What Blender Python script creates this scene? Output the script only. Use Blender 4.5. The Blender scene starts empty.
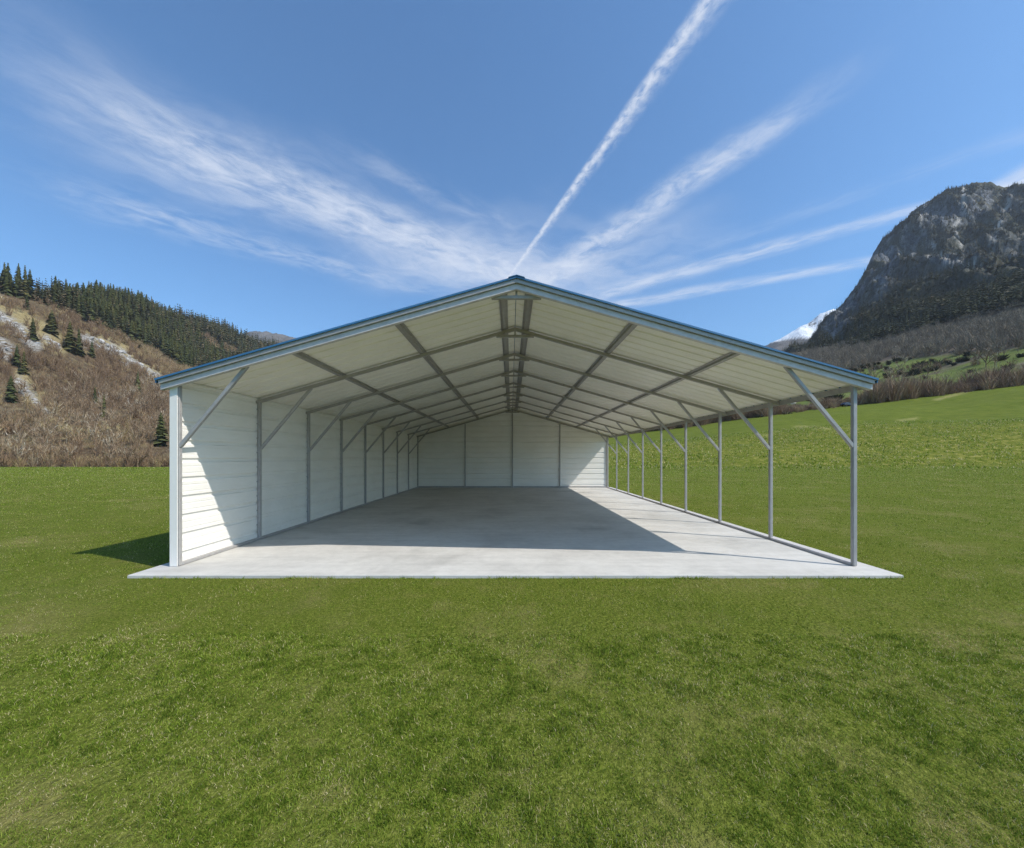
import bpy, bmesh, math, random
import numpy as np
from mathutils import Vector, Matrix

random.seed(7)
RNG = np.random.default_rng(11)
scene = bpy.context.scene
COL = scene.collection

# ------------------------------------------------------------------ camera numbers
F = 394.7            # focal length in pixels (1024 wide)
CX, HY = 511.0, 457.0
CH = 1.348           # eye height above the lawn
def PX(px, py, y):
    """a point of the landscape from its bearing, its elevation angle and its distance"""
    return np.array([(px - CX) / F * y, y, CH + (HY - py) / F * y])

# ------------------------------------------------------------------ noise (numpy)
def _hash(ix, iy, seed):
    n = (ix.astype(np.int64) * 374761393 + iy.astype(np.int64) * 668265263 + seed * 982451653) & 0xFFFFFFFF
    n = ((n ^ (n >> 13)) * 1274126177) & 0xFFFFFFFF
    n = n ^ (n >> 16)
    return (n & 0xFFFF) / 65535.0
def vnoise(x, y, seed=0):
    x = np.asarray(x, float); y = np.asarray(y, float)
    ix = np.floor(x); iy = np.floor(y)
    fx = x - ix; fy = y - iy
    fx = fx * fx * fx * (fx * (fx * 6 - 15) + 10); fy = fy * fy * fy * (fy * (fy * 6 - 15) + 10)
    a = _hash(ix, iy, seed); b = _hash(ix + 1, iy, seed); c = _hash(ix, iy + 1, seed); d = _hash(ix + 1, iy + 1, seed)
    return (a * (1 - fx) + b * fx) * (1 - fy) + (c * (1 - fx) + d * fx) * fy
def fbm(x, y, octs=4, seed=0, gain=0.5):
    s = 0.0; amp = 1.0; tot = 0.0
    for o in range(octs):
        s = s + amp * vnoise(x * 2 ** o, y * 2 ** o, seed + o * 17)
        tot += amp; amp *= gain
    return s / tot - 0.5
def sstep(a, b, x):
    t = np.clip((x - a) / (b - a), 0, 1)
    return t * t * (3 - 2 * t)

# ------------------------------------------------------------------ object helpers
def mesh_np(name, verts, loops, sizes, mat=None, attrs=None, smooth=False):
    me = bpy.data.meshes.new(name)
    verts = np.asarray(verts, np.float32); loops = np.asarray(loops, np.int32); sizes = np.asarray(sizes, np.int32)
    me.vertices.add(len(verts)); me.vertices.foreach_set('co', verts.ravel())
    me.loops.add(len(loops)); me.loops.foreach_set('vertex_index', loops)
    me.polygons.add(len(sizes))
    st = np.zeros(len(sizes), np.int32); st[1:] = np.cumsum(sizes)[:-1]
    me.polygons.foreach_set('loop_start', st)
    try: me.polygons.foreach_set('loop_total', sizes)
    except Exception: pass
    if smooth: me.polygons.foreach_set('use_smooth', np.ones(len(sizes), bool))
    if attrs:
        for k, v in attrs.items():
            a = me.attributes.new(k, 'FLOAT', 'POINT'); a.data.foreach_set('value', np.asarray(v, np.float32))
    me.update(calc_edges=True)
    if mat: me.materials.append(mat)
    return me
def link(name, me, parent=None):
    o = bpy.data.objects.new(name, me); COL.objects.link(o)
    if parent: o.parent = parent
    return o
def tag(o, label=None, cat=None, group=None, kind=None):
    if label: o['label'] = label
    if cat: o['category'] = cat
    if group: o['group'] = group
    if kind: o['kind'] = kind
    return o
def empty(name, loc=(0, 0, 0), rz=0):
    o = bpy.data.objects.new(name, None); COL.objects.link(o)
    o.location = loc; o.rotation_euler = (0, 0, rz); o.empty_display_size = .2
    return o
def bm_obj(name, bm, mat, parent=None, smooth=False):
    me = bpy.data.meshes.new(name)
    bmesh.ops.recalc_face_normals(bm, faces=bm.faces)
    bm.to_mesh(me); bm.free()
    for m in (mat if isinstance(mat, (list, tuple)) else [mat]): me.materials.append(m)
    if smooth:
        for p in me.polygons: p.use_smooth = True
    return link(name, me, parent)
def box(bm, x0, x1, y0, y1, z0, z1):
    vs = [bm.verts.new(p) for p in ((x0,y0,z0),(x1,y0,z0),(x1,y1,z0),(x0,y1,z0),(x0,y0,z1),(x1,y0,z1),(x1,y1,z1),(x0,y1,z1))]
    for f in ((0,3,2,1),(4,5,6,7),(0,1,5,4),(1,2,6,5),(2,3,7,6),(3,0,4,7)): bm.faces.new([vs[i] for i in f])
    return vs
def bar(bm, p0, p1, w, h, up=(0, 0, 1)):
    """rectangular tube from p0 to p1; w across, h along up"""
    p0 = Vector(p0); p1 = Vector(p1); d = (p1 - p0).normalized()
    s = d.cross(Vector(up)).normalized(); u = s.cross(d).normalized()
    vs = []
    for p in (p0, p1):
        for a, b in ((-1,-1),(1,-1),(1,1),(-1,1)): vs.append(bm.verts.new(p + s * (a*w/2) + u * (b*h/2)))
    for f in ((3,2,1,0),(4,5,6,7),(0,1,5,4),(1,2,6,5),(2,3,7,6),(3,0,4,7)): bm.faces.new([vs[i] for i in f])
def bevel(bm, w=.004, seg=2):
    bmesh.ops.bevel(bm, geom=list(bm.edges), offset=w, segments=seg, profile=.5, affect='EDGES', clamp_overlap=True)

# ------------------------------------------------------------------ node helpers
class NT:
    def __init__(s, tree): s.t = tree; s.n = tree.nodes; s.l = tree.links
    def node(s, typ, **kw):
        n = s.n.new(typ)
        for k, v in kw.items(): setattr(n, k, v)
        return n
    def set(s, sock, v):
        if isinstance(v, bpy.types.NodeSocket): s.l.new(v, sock)
        elif v is not None: sock.default_value = v
    def math(s, op, a, b=None, c=None, clamp=False):
        n = s.node('ShaderNodeMath', operation=op); n.use_clamp = clamp
        s.set(n.inputs[0], a)
        if b is not None: s.set(n.inputs[1], b)
        if c is not None: s.set(n.inputs[2], c)
        return n.outputs[0]
    def step(s, x, a, b):
        n = s.node('ShaderNodeMapRange', interpolation_type='SMOOTHSTEP')
        s.set(n.inputs[0], x); n.inputs[1].default_value = a; n.inputs[2].default_value = b
        return n.outputs[0]
    def noise(s, vec, scale=5, detail=4, rough=.5, dist=0.0, dim='3D'):
        n = s.node('ShaderNodeTexNoise', noise_dimensions=dim)
        if vec is not None: s.l.new(vec, n.inputs['Vector'])
        n.inputs['Scale'].default_value = scale; n.inputs['Detail'].default_value = detail
        n.inputs['Roughness'].default_value = rough; n.inputs['Distortion'].default_value = dist
        return n.outputs['Fac']
    def mix(s, fac, a, b):
        n = s.node('ShaderNodeMix', data_type='RGBA')
        s.set(n.inputs[0], fac)
        for k, v in ((6, a), (7, b)):
            if isinstance(v, tuple): v = (*v[:3], 1)
            s.set(n.inputs[k], v)
        return n.outputs[2]
    def mul(s, fac, a, b):
        n = s.node('ShaderNodeMix', data_type='RGBA', blend_type='MULTIPLY')
        s.set(n.inputs[0], fac)
        for k, v in ((6, a), (7, b)):
            if isinstance(v, tuple): v = (*v[:3], 1)
            s.set(n.inputs[k], v)
        return n.outputs[2]
    def attr(s, name): return s.node('ShaderNodeAttribute', attribute_name=name).outputs['Fac']
    def pos(s): return s.node('ShaderNodeNewGeometry').outputs['Position']
    def map(s, vec, scale=(1,1,1), rot=(0,0,0)):
        n = s.node('ShaderNodeMapping'); s.l.new(vec, n.inputs[0])
        n.inputs['Scale'].default_value = scale; n.inputs['Rotation'].default_value = rot
        return n.outputs[0]
    def ramp(s, fac, stops):
        n = s.node('ShaderNodeValToRGB'); s.set(n.inputs[0], fac)
        e = n.color_ramp.elements
        while len(e) < len(stops): e.new(.5)
        for k, (p, c) in zip(e, stops): k.position = p; k.color = (*c, 1)
        return n.outputs[0]
def material(name, rough=.7, metal=0.0, spec=.5):
    m = bpy.data.materials.new(name); m.use_nodes = True
    t = NT(m.node_tree); b = m.node_tree.nodes['Principled BSDF']
    b.inputs['Roughness'].default_value = rough; b.inputs['Metallic'].default_value = metal
    b.inputs['Specular IOR Level'].default_value = spec
    return m, t, b
def bump(t, b, h, strength=.3, dist=.02):
    n = t.node('ShaderNodeBump'); n.inputs['Strength'].default_value = strength; n.inputs['Distance'].default_value = dist
    t.l.new(h, n.inputs['Height']); t.l.new(n.outputs[0], b.inputs['Normal'])

def lawn_patch(t):
    """slow patches shared by the turf and its blades: (dry 0..1, dark 0..1)"""
    p = t.pos()
    dry = t.step(t.noise(p, .55, 5, .66), .47, .70)
    dry2 = t.step(t.noise(p, 2.3, 5, .66), .50, .72)
    d = t.math('ADD', t.math('MULTIPLY', dry, .65), t.math('MULTIPLY', dry2, .55), clamp=True)
    dark = t.step(t.noise(p, .9, 4, .6, .4), .50, .70)
    return d, dark

# ---- materials
def mat_lawn():
    m, t, b = material('lawn_turf', .95, 0, .03)
    dry, dark = lawn_patch(t)
    p = t.pos()
    fine = t.noise(p, 40, 4, .7)
    c = t.ramp(fine, [(.32, (.055, .072, .010)), (.52, (.122, .147, .022)), (.70, (.215, .230, .052))])
    c = t.mix(t.math('MULTIPLY', dry, .6), c, (.25, .205, .085))
    c = t.mix(t.math('MULTIPLY', dark, .25), c, (.07, .105, .014))
    # far field: broad bands of mown / unmown
    broad = t.noise(t.map(p, (.02, .09, .05)), 1.0, 5, .6)
    c = t.mix(t.math('MULTIPLY', t.step(broad, .42, .66), .35), c, (.14, .175, .026))
    mead = t.attr('meadow')
    tuft = t.noise(p, 1.1, 5, .7)
    tc = t.ramp(tuft, [(.34, (.060, .080, .010)), (.50, (.12, .140, .018)), (.59, (.22, .20, .045)), (.68, (.42, .36, .13))])
    c = t.mix(t.math('MULTIPLY', mead, .75), c, tc)
    c = t.mix(t.math('MULTIPLY', t.attr('smoothgrass'), .8), c, t.ramp(t.noise(p, .35, 6, .72), [(.3, (.070, .098, .012)), (.5, (.105, .135, .020)), (.7, (.150, .165, .030))]))
    c = t.mix(t.math('MULTIPLY', t.attr('earth'), t.step(t.noise(p, .8, 3, .6), .3, .55)), c, (.25, .235, .085))
    t.l.new(c, b.inputs['Base Color'])
    bump(t, b, t.math('ADD', t.noise(p, 25, 4, .7), t.math('MULTIPLY', t.noise(p, 3, 3, .6), .6)), .8, .05)
    return m
def mat_blade():
    m, t, b = material('grass_blade', .65, 0, .10)
    dry, dark = lawn_patch(t)
    tint = t.math('ADD', t.attr('tint'), t.math('MULTIPLY', dry, .26), clamp=True)
    c = t.ramp(tint, [(.0, (.045, .082, .007)), (.20, (.095, .155, .014)), (.44, (.180, .258, .026)), (.74, (.320, .390, .060)), (.88, (.42, .36, .15)), (1, (.62, .53, .30))])
    c = t.mix(t.math('MULTIPLY', dry, .12), c, (.34, .27, .12))
    c = t.mix(t.math('MULTIPLY', dark, .08), c, (.075, .125, .010))
    t.l.new(c, b.inputs['Base Color'])
    tr = t.node('ShaderNodeBsdfTranslucent'); t.l.new(c, tr.inputs[0])
    mx = t.node('ShaderNodeMixShader'); mx.inputs[0].default_value = .38
    t.l.new(b.outputs[0], mx.inputs[1]); t.l.new(tr.outputs[0], mx.inputs[2])
    t.l.new(mx.outputs[0], t.n['Material Output'].inputs[0])
    return m
def mat_tint(name, stops, rough=.85, use='attr', trans=0):
    m, t, b = material(name, rough, 0, .2)
    f = t.attr('tint') if use == 'attr' else t.node('ShaderNodeObjectInfo').outputs['Random']
    if use == 'both':
        f = t.math('ADD', t.math('MULTIPLY', f, .6), t.math('MULTIPLY', t.attr('tint'), .4))
    c = t.ramp(f, stops); t.l.new(c, b.inputs['Base Color'])
    return m
def mat_concrete():
    m, t, b = material('concrete', .85, 0, .3)
    p = t.pos()
    a = t.noise(p, .9, 6, .65, .3); f = t.noise(p, 9, 6, .7); g = t.noise(p, 120, 2, .6)
    c = t.ramp(a, [(.30, (.46, .442, .412)), (.5, (.55, .53, .495)), (.72, (.61, .59, .555))])
    c = t.mul(.5, c, t.ramp(f, [(.3, (.78, .78, .78)), (.6, (1, 1, 1))]))
    sw = t.noise(t.map(p, (.35, 3.5, 1)), 1.4, 5, .65)
    c = t.mul(.45, c, t.ramp(sw, [(.35, (.80, .80, .80)), (.55, (1, 1, 1))]))
    stain = t.step(t.noise(p, .38, 5, .6, .6), .53, .66)
    c = t.mul(t.math('MULTIPLY', stain, .5), c, (.68, .68, .67))
    t.l.new(c, b.inputs['Base Color'])
    bump(t, b, t.math('ADD', t.math('MULTIPLY', g, .4), f), .25, .004)
    return m
def mat_steel(name='galvanised_steel', col=(.40, .40, .41), metal=.35):
    m, t, b = material(name, .5, metal, .5)
    p = t.node('ShaderNodeTexCoord').outputs['Object']
    n = t.noise(p, 14, 4, .6); n2 = t.noise(p, 70, 3, .6)
    c = t.mul(.6, (*col, 1), t.ramp(n, [(.3, (.78, .78, .8)), (.65, (1.08, 1.08, 1.08))]))
    t.l.new(c, b.inputs['Base Color'])
    t.l.new(t.math('ADD', t.math('MULTIPLY', n2, .25), .38), b.inputs['Roughness'])
    return m
def mat_paint(name, col, rough=.45, dirt=.12):
    m, t, b = material(name, rough, 0, .4)
    p = t.pos()
    n = t.noise(t.map(p, (1, 1, 2.5)), 1.7, 5, .65)
    c = t.mul(1, (*col, 1), t.ramp(n, [(.25, (1 - dirt, 1 - dirt, 1 - dirt * 1.1)), (.7, (1, 1, 1))]))
    t.l.new(c, b.inputs['Base Color'])
    bump(t, b, t.noise(p, 2.2, 3, .5), .06, .02)
    return m
def mat_scrub_ground():
    m, t, b = material('hillside_ground', .95, 0, .1)
    p = t.pos()
    n = t.noise(p, .09, 6, .65); f = t.noise(p, .5, 5, .7)
    c = t.ramp(f, [(.3, (.052, .034, .021)), (.5, (.10, .070, .042)), (.7, (.17, .13, .072))])
    c = t.mix(t.math('MULTIPLY', t.step(n, .5, .66), .55), c, (.27, .22, .11))
    c = t.mix(t.math('MULTIPLY', t.attr('dry'), .85), c, t.ramp(f, [(.3, (.20, .155, .075)), (.7, (.36, .30, .15))]))
    rk = t.noise(p, .33, 6, .75, .5)
    rc = t.ramp(rk, [(.36, (.09, .08, .065)), (.50, (.28, .265, .24)), (.68, (.46, .445, .42))])
    c = t.mix(t.math('MULTIPLY', t.attr('rock'), t.step(t.noise(p, .13, 6, .75), .40, .52)), c, rc)
    t.l.new(c, b.inputs['Base Color'])
    bump(t, b, rk, .8, 1.5)
    return m
def mat_slope_ground():
    m, t, b = material('terraced_slope_ground', .95, 0, .1)
    p = t.pos()
    f = t.noise(p, .22, 6, .7); n = t.noise(p, .03, 4, .6)
    g = t.ramp(f, [(.3, (.075, .105, .022)), (.55, (.125, .155, .035)), (.75, (.19, .185, .065))])
    w = t.ramp(f, [(.3, (.075, .06, .045)), (.55, (.13, .105, .08)), (.75, (.19, .155, .11))])
    c = t.mix(t.attr('green'), w, g)
    t.l.new(c, b.inputs['Base Color']); bump(t, b, f, .6, 1.0)
    return m
def mat_mountain():
    m, t, b = material('mountain_ground', .95, 0, .1)
    p = t.pos()
    s = t.map(p, (.012, .012, .005))
    r = t.noise(s, 2.2, 8, .72, .8); f = t.noise(t.map(p, (.05, .05, .03)), 1.0, 8, .75)
    forest = t.ramp(f, [(.32, (.035, .04, .022)), (.5, (.065, .065, .036)), (.68, (.13, .105, .065))])
    rock = t.ramp(f, [(.36, (.046, .052, .064)), (.48, (.135, .146, .168)), (.62, (.31, .31, .31))])
    k = t.math('MULTIPLY', t.attr('rock'), t.step(r, .38, .54), clamp=True)
    c = t.mix(k, forest, rock)
    c = t.mix(t.math('MULTIPLY', t.attr('pale'), t.step(f, .42, .56)), c, (.46, .43, .385))
    t.l.new(c, b.inputs['Base Color']); bump(t, b, t.math('ADD', r, t.math('MULTIPLY', f, .5)), 1.0, 12)
    return m
def mat_far():
    m, t, b = material('far_ridge_ground', .9, 0, .1)
    p = t.pos()
    f = t.noise(t.map(p, (.0065, .0065, .005)), 1.2, 8, .7, .3)
    rock = t.ramp(f, [(.35, (.055, .055, .055)), (.55, (.12, .11, .10)), (.72, (.21, .19, .17))])
    snow = t.math('MULTIPLY', t.attr('snow'), t.step(f, .34, .42))
    c = t.mix(snow, rock, (.88, .90, .93))
    t.l.new(c, b.inputs['Base Color']); bump(t, b, f, .7, 60)
    return m

M = dict(lawn=mat_lawn(), blade=mat_blade(), concrete=mat_concrete(), steel=mat_steel('galvanised_post_steel', (.38, .365, .355), .2), frame_steel=mat_steel('dull_frame_steel', (.36, .34, .315), .2),
         steel_trim=mat_steel('light_steel_trim', (.58, .545, .54), .1),
         white=mat_paint('white_wall_paint', (.82, .795, .75), .45, .10),
         trim=mat_paint('white_trim_paint', (.84, .81, .765), .4, .05),
         cream=mat_paint('cream_roof_underside', (.87, .825, .75), .5, .10),
         blue=mat_paint('blue_roof_paint', (.050, .165, .33), .45, .15),
         hill=mat_scrub_ground(), slope=mat_slope_ground(), mountain=mat_mountain(), far=mat_far(),
         conifer=mat_tint('conifer_needles', [(0, (.038, .048, .016)), (.5, (.066, .076, .024)), (.85, (.098, .096, .030)), (1, (.16, .13, .045))], .8, 'both'),
         conifer_far=mat_tint('far_conifer_needles', [(0, (.034, .042, .018)), (.5, (.060, .068, .028)), (.75, (.12, .10, .052)), (1, (.24, .17, .095))], .85),
         bark=mat_tint('conifer_bark', [(0, (.07, .05, .035)), (1, (.13, .10, .08))], .9, 'random'),
         twig=mat_tint('bare_twigs', [(0, (.13, .085, .05)), (.35, (.22, .155, .10)), (.7, (.30, .225, .14)), (.85, (.42, .36, .27)), (1, (.60, .55, .47))], .9, 'both'),
         twig_mass=mat_tint('bare_twig_mass', [(0, (.095, .060, .036)), (.42, (.20, .132, .082)), (.72, (.28, .195, .112)), (.88, (.34, .27, .11)), (1, (.56, .49, .39))], .9),
         brush=mat_tint('brush_twigs', [(0, (.17, .115, .075)), (.5, (.28, .19, .125)), (.8, (.36, .26, .165)), (1, (.42, .34, .19))], .9, 'both'),
         grey_mass=mat_tint('grey_twig_mass', [(0, (.15, .12, .085)), (.5, (.24, .20, .145)), (.85, (.33, .275, .195)), (1, (.44, .37, .25))], .9),
         hedge=mat_tint('hedge_leaves', [(0, (.03, .038, .015)), (.6, (.06, .055, .03)), (1, (.11, .085, .05))], .9, 'both'),
         rock=mat_tint('pale_rock', [(0, (.22, .21, .20)), (.5, (.36, .35, .34)), (1, (.50, .49, .48))], .9, 'both'),
         )

# ------------------------------------------------------------------ ground
EDGE_X = np.array([-700, -50, 172, 330, 560, 607, 700, 780, 870, 950, 1024, 1200, 1500, 2200], float)
EDGE_Y = np.array([467, 467, 467, 463, 445, 437, 425.5, 414.5, 404, 395, 385, 363, 330, 290], float)
def ground_z(x, y):
    x = np.asarray(x, float); y = np.asarray(y, float)
    ys = np.maximum(y, 1.0)
    px = CX + x / ys * F
    ye = np.interp(px, EDGE_X, EDGE_Y)
    ze = CH + (HY - ye) / F * 150.0
    t = np.clip((y - 48.0) / 102.0, 0, 1.25)
    ease = np.where(t < .06, t * t / .12, t - .03) / .97
    z = ze * ease
    up = sstep(5, 20, ze)
    z = z + up * sstep(0, .3, t) * (np.sin(y * .16 + x * .02) * .35 + fbm(x * .03, y * .05, 3, 5) * 2.2) * sstep(1.2, .8, t)
    near = np.exp(-(np.maximum(np.hypot(x, y - 8) - 14, 0) / 6) ** 2)
    z = z + (1 - near) * fbm(x * .12, y * .12, 3, 9) * .10 * (1 - sstep(30, 60, y) * .3)
    return z
def build_ground():
    xs = np.concatenate([np.linspace(-1500, -330, 14)[:-1], np.arange(-330, 420, 1.5), np.linspace(420, 1500, 14)])
    ys = np.concatenate([np.linspace(-600, -30, 10)[:-1], np.arange(-30, 46, 2.0), np.arange(46, 178, 1.2)])
    X, Y = np.meshgrid(xs, ys); Z = ground_z(X, Y)
    n, mm = Y.shape
    idx = np.arange(n * mm).reshape(n, mm)
    q = np.stack([idx[:-1, :-1], idx[:-1, 1:], idx[1:, 1:], idx[1:, :-1]], -1).reshape(-1)
    px = CX + X / np.maximum(Y, 1) * F
    py = HY - (Z - CH) / np.maximum(Y, 1) * F
    top = np.interp(px, [600, 700, 780, 870, 950, 1024, 1200], [447, 440, 432, 424, 424, 422, 410])
    right = sstep(560, 640, px) * (Y > 40)
    mead = right * sstep(470, 464, py) * sstep(-6, 4, py - top)
    smooth = right * sstep(4, -5, py - top)
    def line(pts, w):
        d = np.full(px.shape, 1e9)
        for (x0, y0), (x1, y1) in zip(pts[:-1], pts[1:]):
            dx, dy = x1 - x0, (y1 - y0)
            s = np.clip(((px - x0) * dx + (py - y0) * dy) / (dx * dx + dy * dy), 0, 1)
            d = np.minimum(d, np.hypot((px - x0 - s * dx), (py - y0 - s * dy) * 1.0))
        return np.clip(1 - (d / w) ** 2, 0, 1)
    earth = np.zeros_like(px)
    fr = (Y > 40)
    for pts, w in (([(796, 426.5), (812, 427), (830, 428.5)], 1.6), ([(898, 421), (918, 418)], 1.6), ([(762, 436), (778, 431)], 1.3), ([(935, 400), (970, 391)], 1.7), ([(1012, 383), (1030, 381)], 1.5)):
        earth = np.maximum(earth, line(pts, w) * fr)
    me = mesh_np('meadow', np.stack([X, Y, Z], -1).reshape(-1, 3), q, np.full(len(q) // 4, 4), M['lawn'],
                 dict(meadow=mead.ravel(), smoothgrass=smooth.ravel(), earth=earth.ravel()), smooth=True)
    return tag(link('ground', me), kind='structure')
build_ground()

# ------------------------------------------------------------------ hills: sheets given by distance / elevation knots per bearing
class Sheet:
    def __init__(s, knots, nrow, ncol, noise=0.0, nscale=.02, seed=3, ridge=0.0, crest=0.0):
        """knots: list of (bearing px, [(elev px, distance) ...]) with equal knot counts"""
        cols = np.linspace(knots[0][0], knots[-1][0], ncol)
        kx = np.array([k[0] for k in knots], float); K = len(knots[0][1])
        v = np.linspace(0, K - 1, nrow)
        py = np.array([np.interp(cols, kx, [k[1][i][0] for k in knots]) for i in range(K)])
        dd = np.array([np.interp(cols, kx, [k[1][i][1] for k in knots]) for i in range(K)])
        zz = CH + (HY - py) / F * dd
        iv = np.minimum(v.astype(int), K - 2); fv = (v - iv)[:, None]
        # smooth interpolation (catmull-rom) in distance and height
        def cr(a):
            i0 = np.maximum(iv - 1, 0); i3 = np.minimum(iv + 2, K - 1)
            p0, p1, p2, p3 = a[i0], a[iv], a[iv + 1], a[i3]
            c = .5 * ((2 * p1) + (p2 - p0) * fv + (2 * p0 - 5 * p1 + 4 * p2 - p3) * fv ** 2 + (3 * p1 - p0 - 3 * p2 + p3) * fv ** 3)
            return .5 * c + .5 * (p1 * (1 - fv) + p2 * fv)
        D = cr(dd); Z = cr(zz)
        X = (cols[None, :] - CX) / F * D
        amp = noise * D / 300.0
        w = sstep(0, .12, v / (K - 1))[:, None]
        if crest: w = w * (1 - .68 * np.exp(-((v / (K - 1) - .8) / .10) ** 2))[:, None]
        nz = fbm(X * nscale * 1.0, D * nscale, 6, seed, .55)
        if ridge:
            rg = 1 - np.abs(2 * (fbm(X * nscale * .8, D * nscale * .35, 5, seed + 9, .55) + .5) - 1) * 2
            nz = nz + ridge * (rg - rg.mean()) * .5
        Z = Z + nz * amp * w
        s.X, s.Y, s.Z = X, D, Z
        s.cols, s.v, s.K = cols, v / (K - 1), K
        s.px = np.broadcast_to(cols[None, :], D.shape)
        s.py = HY - (Z - CH) / D * F
    def obj(s, name, mat, attrs):
        n, m = s.X.shape
        idx = np.arange(n * m).reshape(n, m)
        q = np.stack([idx[:-1, :-1], idx[:-1, 1:], idx[1:, 1:], idx[1:, :-1]], -1).reshape(-1)
        me = mesh_np(name, np.stack([s.X, s.Y, s.Z], -1).reshape(-1, 3), q, np.full(len(q) // 4, 4), mat,
                     {k: np.asarray(a).ravel() for k, a in attrs.items()}, smooth=True)
        return tag(link(name, me), kind='structure')
    def at(s, ci, vi):
        """bilinear sample with fractional column / row indices"""
        n, m = s.X.shape
        ci = np.clip(ci, 0, m - 1.001); vi = np.clip(vi, 0, n - 1.001)
        a = ci.astype(int); b = vi.astype(int); fa = ci - a; fb = vi - b
        def g(A): return (A[b, a] * (1 - fa) + A[b, a + 1] * fa) * (1 - fb) + (A[b + 1, a] * (1 - fa) + A[b + 1, a + 1] * fa) * fb
        return np.stack([g(s.X), g(s.Y), g(s.Z)], -1)
    def scatter(s, n, seed, vmax=1.0, lo=-1e9, hi=1e9):
        """n points spread evenly over the sheet's area"""
        r = np.random.default_rng(seed)
        dx = np.hypot(np.diff(s.X, axis=1)[:-1], np.diff(s.Y, axis=1)[:-1])
        dy = np.sqrt(np.diff(s.Y, axis=0)[:, :-1] ** 2 + np.diff(s.Z, axis=0)[:, :-1] ** 2 + np.diff(s.X, axis=0)[:, :-1] ** 2)
        w = (dx * dy); w[int(vmax * w.shape[0]):] = 0; w[:, (s.cols[:-1] < lo) | (s.cols[1:] > hi)] = 0
        k = r.choice(w.size, n, p=(w / w.sum()).ravel())
        b, a = np.divmod(k, w.shape[1])
        P = s.at(a + r.random(n), b + r.random(n))
        return P, CX + P[:, 0] / P[:, 1] * F, HY - (P[:, 2] - CH) / P[:, 1] * F
    def place(s, px, py):
        """the point of the slope met at this bearing and elevation"""
        ci = (px - s.cols[0]) / (s.cols[1] - s.cols[0]); a = int(np.clip(ci, 0, s.X.shape[1] - 1))
        col = s.py[:, a]
        top = int(np.argmin(col))
        run = np.minimum.accumulate(col[:top + 1])
        vi = np.interp(-py, -run, np.arange(top + 1))
        return s.at(np.array([ci]), np.array([vi]))[0]
def seg_mask(px, py, pts, w):
    d = np.full(np.shape(px), 1e9)
    for (x0, y0), (x1, y1) in zip(pts[:-1], pts[1:]):
        dx, dy = x1 - x0, y1 - y0
        q = np.clip(((px - x0) * dx + (py - y0) * dy) / (dx * dx + dy * dy), 0, 1)
        d = np.minimum(d, np.hypot(px - x0 - q * dx, py - y0 - q * dy))
    return sstep(w, w * .35, d)

LEFT = Sheet([(-420, [(474, 135), (400, 165), (320, 200), (240, 240), (215, 285), (260, 380)]),
              (-100, [(474, 135), (425, 170), (365, 215), (305, 260), (272, 310), (292, 420)]),
              (0,    [(473, 138), (430, 180), (380, 225), (328, 275), (292, 330), (305, 450)]),
              (50,   [(473, 138), (430, 185), (385, 240), (335, 300), (296, 365), (310, 500)]),
              (100,  [(473, 140), (430, 195), (392, 270), (348, 350), (304, 450), (320, 600)]),
              (150,  [(473, 142), (430, 205), (395, 300), (358, 410), (313, 540), (330, 720)]),
              (200,  [(473, 145), (432, 225), (400, 340), (368, 480), (329, 660), (345, 850)]),
              (245,  [(473, 150), (434, 245), (405, 400), (376, 560), (341, 760), (356, 1000)]),
              (300,  [(473, 155), (438, 280), (412, 460), (390, 640), (362, 850), (375, 1100)]),
              (420,  [(473, 160), (448, 350), (436, 520), (424, 720), (410, 900), (420, 1150)]),
              (560,  [(470, 165), (456, 400), (450, 600), (446, 800), (442, 1000), (446, 1200)])],
             190, 330, noise=9, nscale=.022, seed=4)
rock_lines = [([(-60, 285), (0, 317), (18, 328), (36, 345)], 6), ([(-40, 330), (0, 345), (8, 352)], 8), ([(46, 338), (58, 346)], 3.5), ([(84, 340), (100, 343), (112, 349), (128, 360)], 6),
              ([(128, 360), (150, 372), (168, 384)], 4), ([(18, 380), (30, 394)], 5), ([(34, 400), (46, 412)], 3)]
rk = np.zeros_like(LEFT.X)
for pts, w in rock_lines: rk = np.maximum(rk, seg_mask(LEFT.px, LEFT.py, pts, w * 1.5))
dry = np.zeros_like(rk)
for pts, w in (([(60, 305), (90, 325), (120, 350), (165, 372)], 12), ([(-50, 300), (20, 318), (60, 345)], 14), ([(20, 375), (46, 415)], 9), ([(60, 428), (125, 427)], 4), ([(205, 345), (235, 350)], 10)):
    dry = np.maximum(dry, seg_mask(LEFT.px, LEFT.py, pts, w))
LEFT.obj('hillside', M['hill'], dict(rock=rk, dry=dry))

SLOPE = Sheet([(470,  [(452, 165), (450, 230), (448, 330), (446, 450), (444, 600)]),
               (607,  [(441, 148), (436, 210), (430, 320), (426, 450), (420, 620)]),
               (700,  [(430, 146), (415, 210), (402, 320), (392, 450), (382, 640)]),
               (800,  [(417, 146), (397, 215), (383, 320), (371, 450), (352, 640)]),
               (870,  [(408, 146), (386, 210), (366, 310), (350, 420), (338, 560)]),
               (940,  [(400, 146), (376, 200), (350, 280), (334, 370), (318, 500)]),
               (1024, [(389, 146), (356, 185), (334, 240), (318, 310), (298, 420)]),
               (1200, [(367, 146), (335, 180), (310, 230), (290, 300), (268, 400)]),
               (1700, [(300, 146), (270, 180), (250, 230), (230, 300), (210, 400)])],
              120, 260, noise=5, nscale=.03, seed=21)
wood_top = np.interp(SLOPE.px, [600, 790, 870, 905, 930, 1024, 1200], [412, 388, 365, 358, 357, 348, 330])
green = sstep(-3, 3, SLOPE.py - wood_top)
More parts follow.
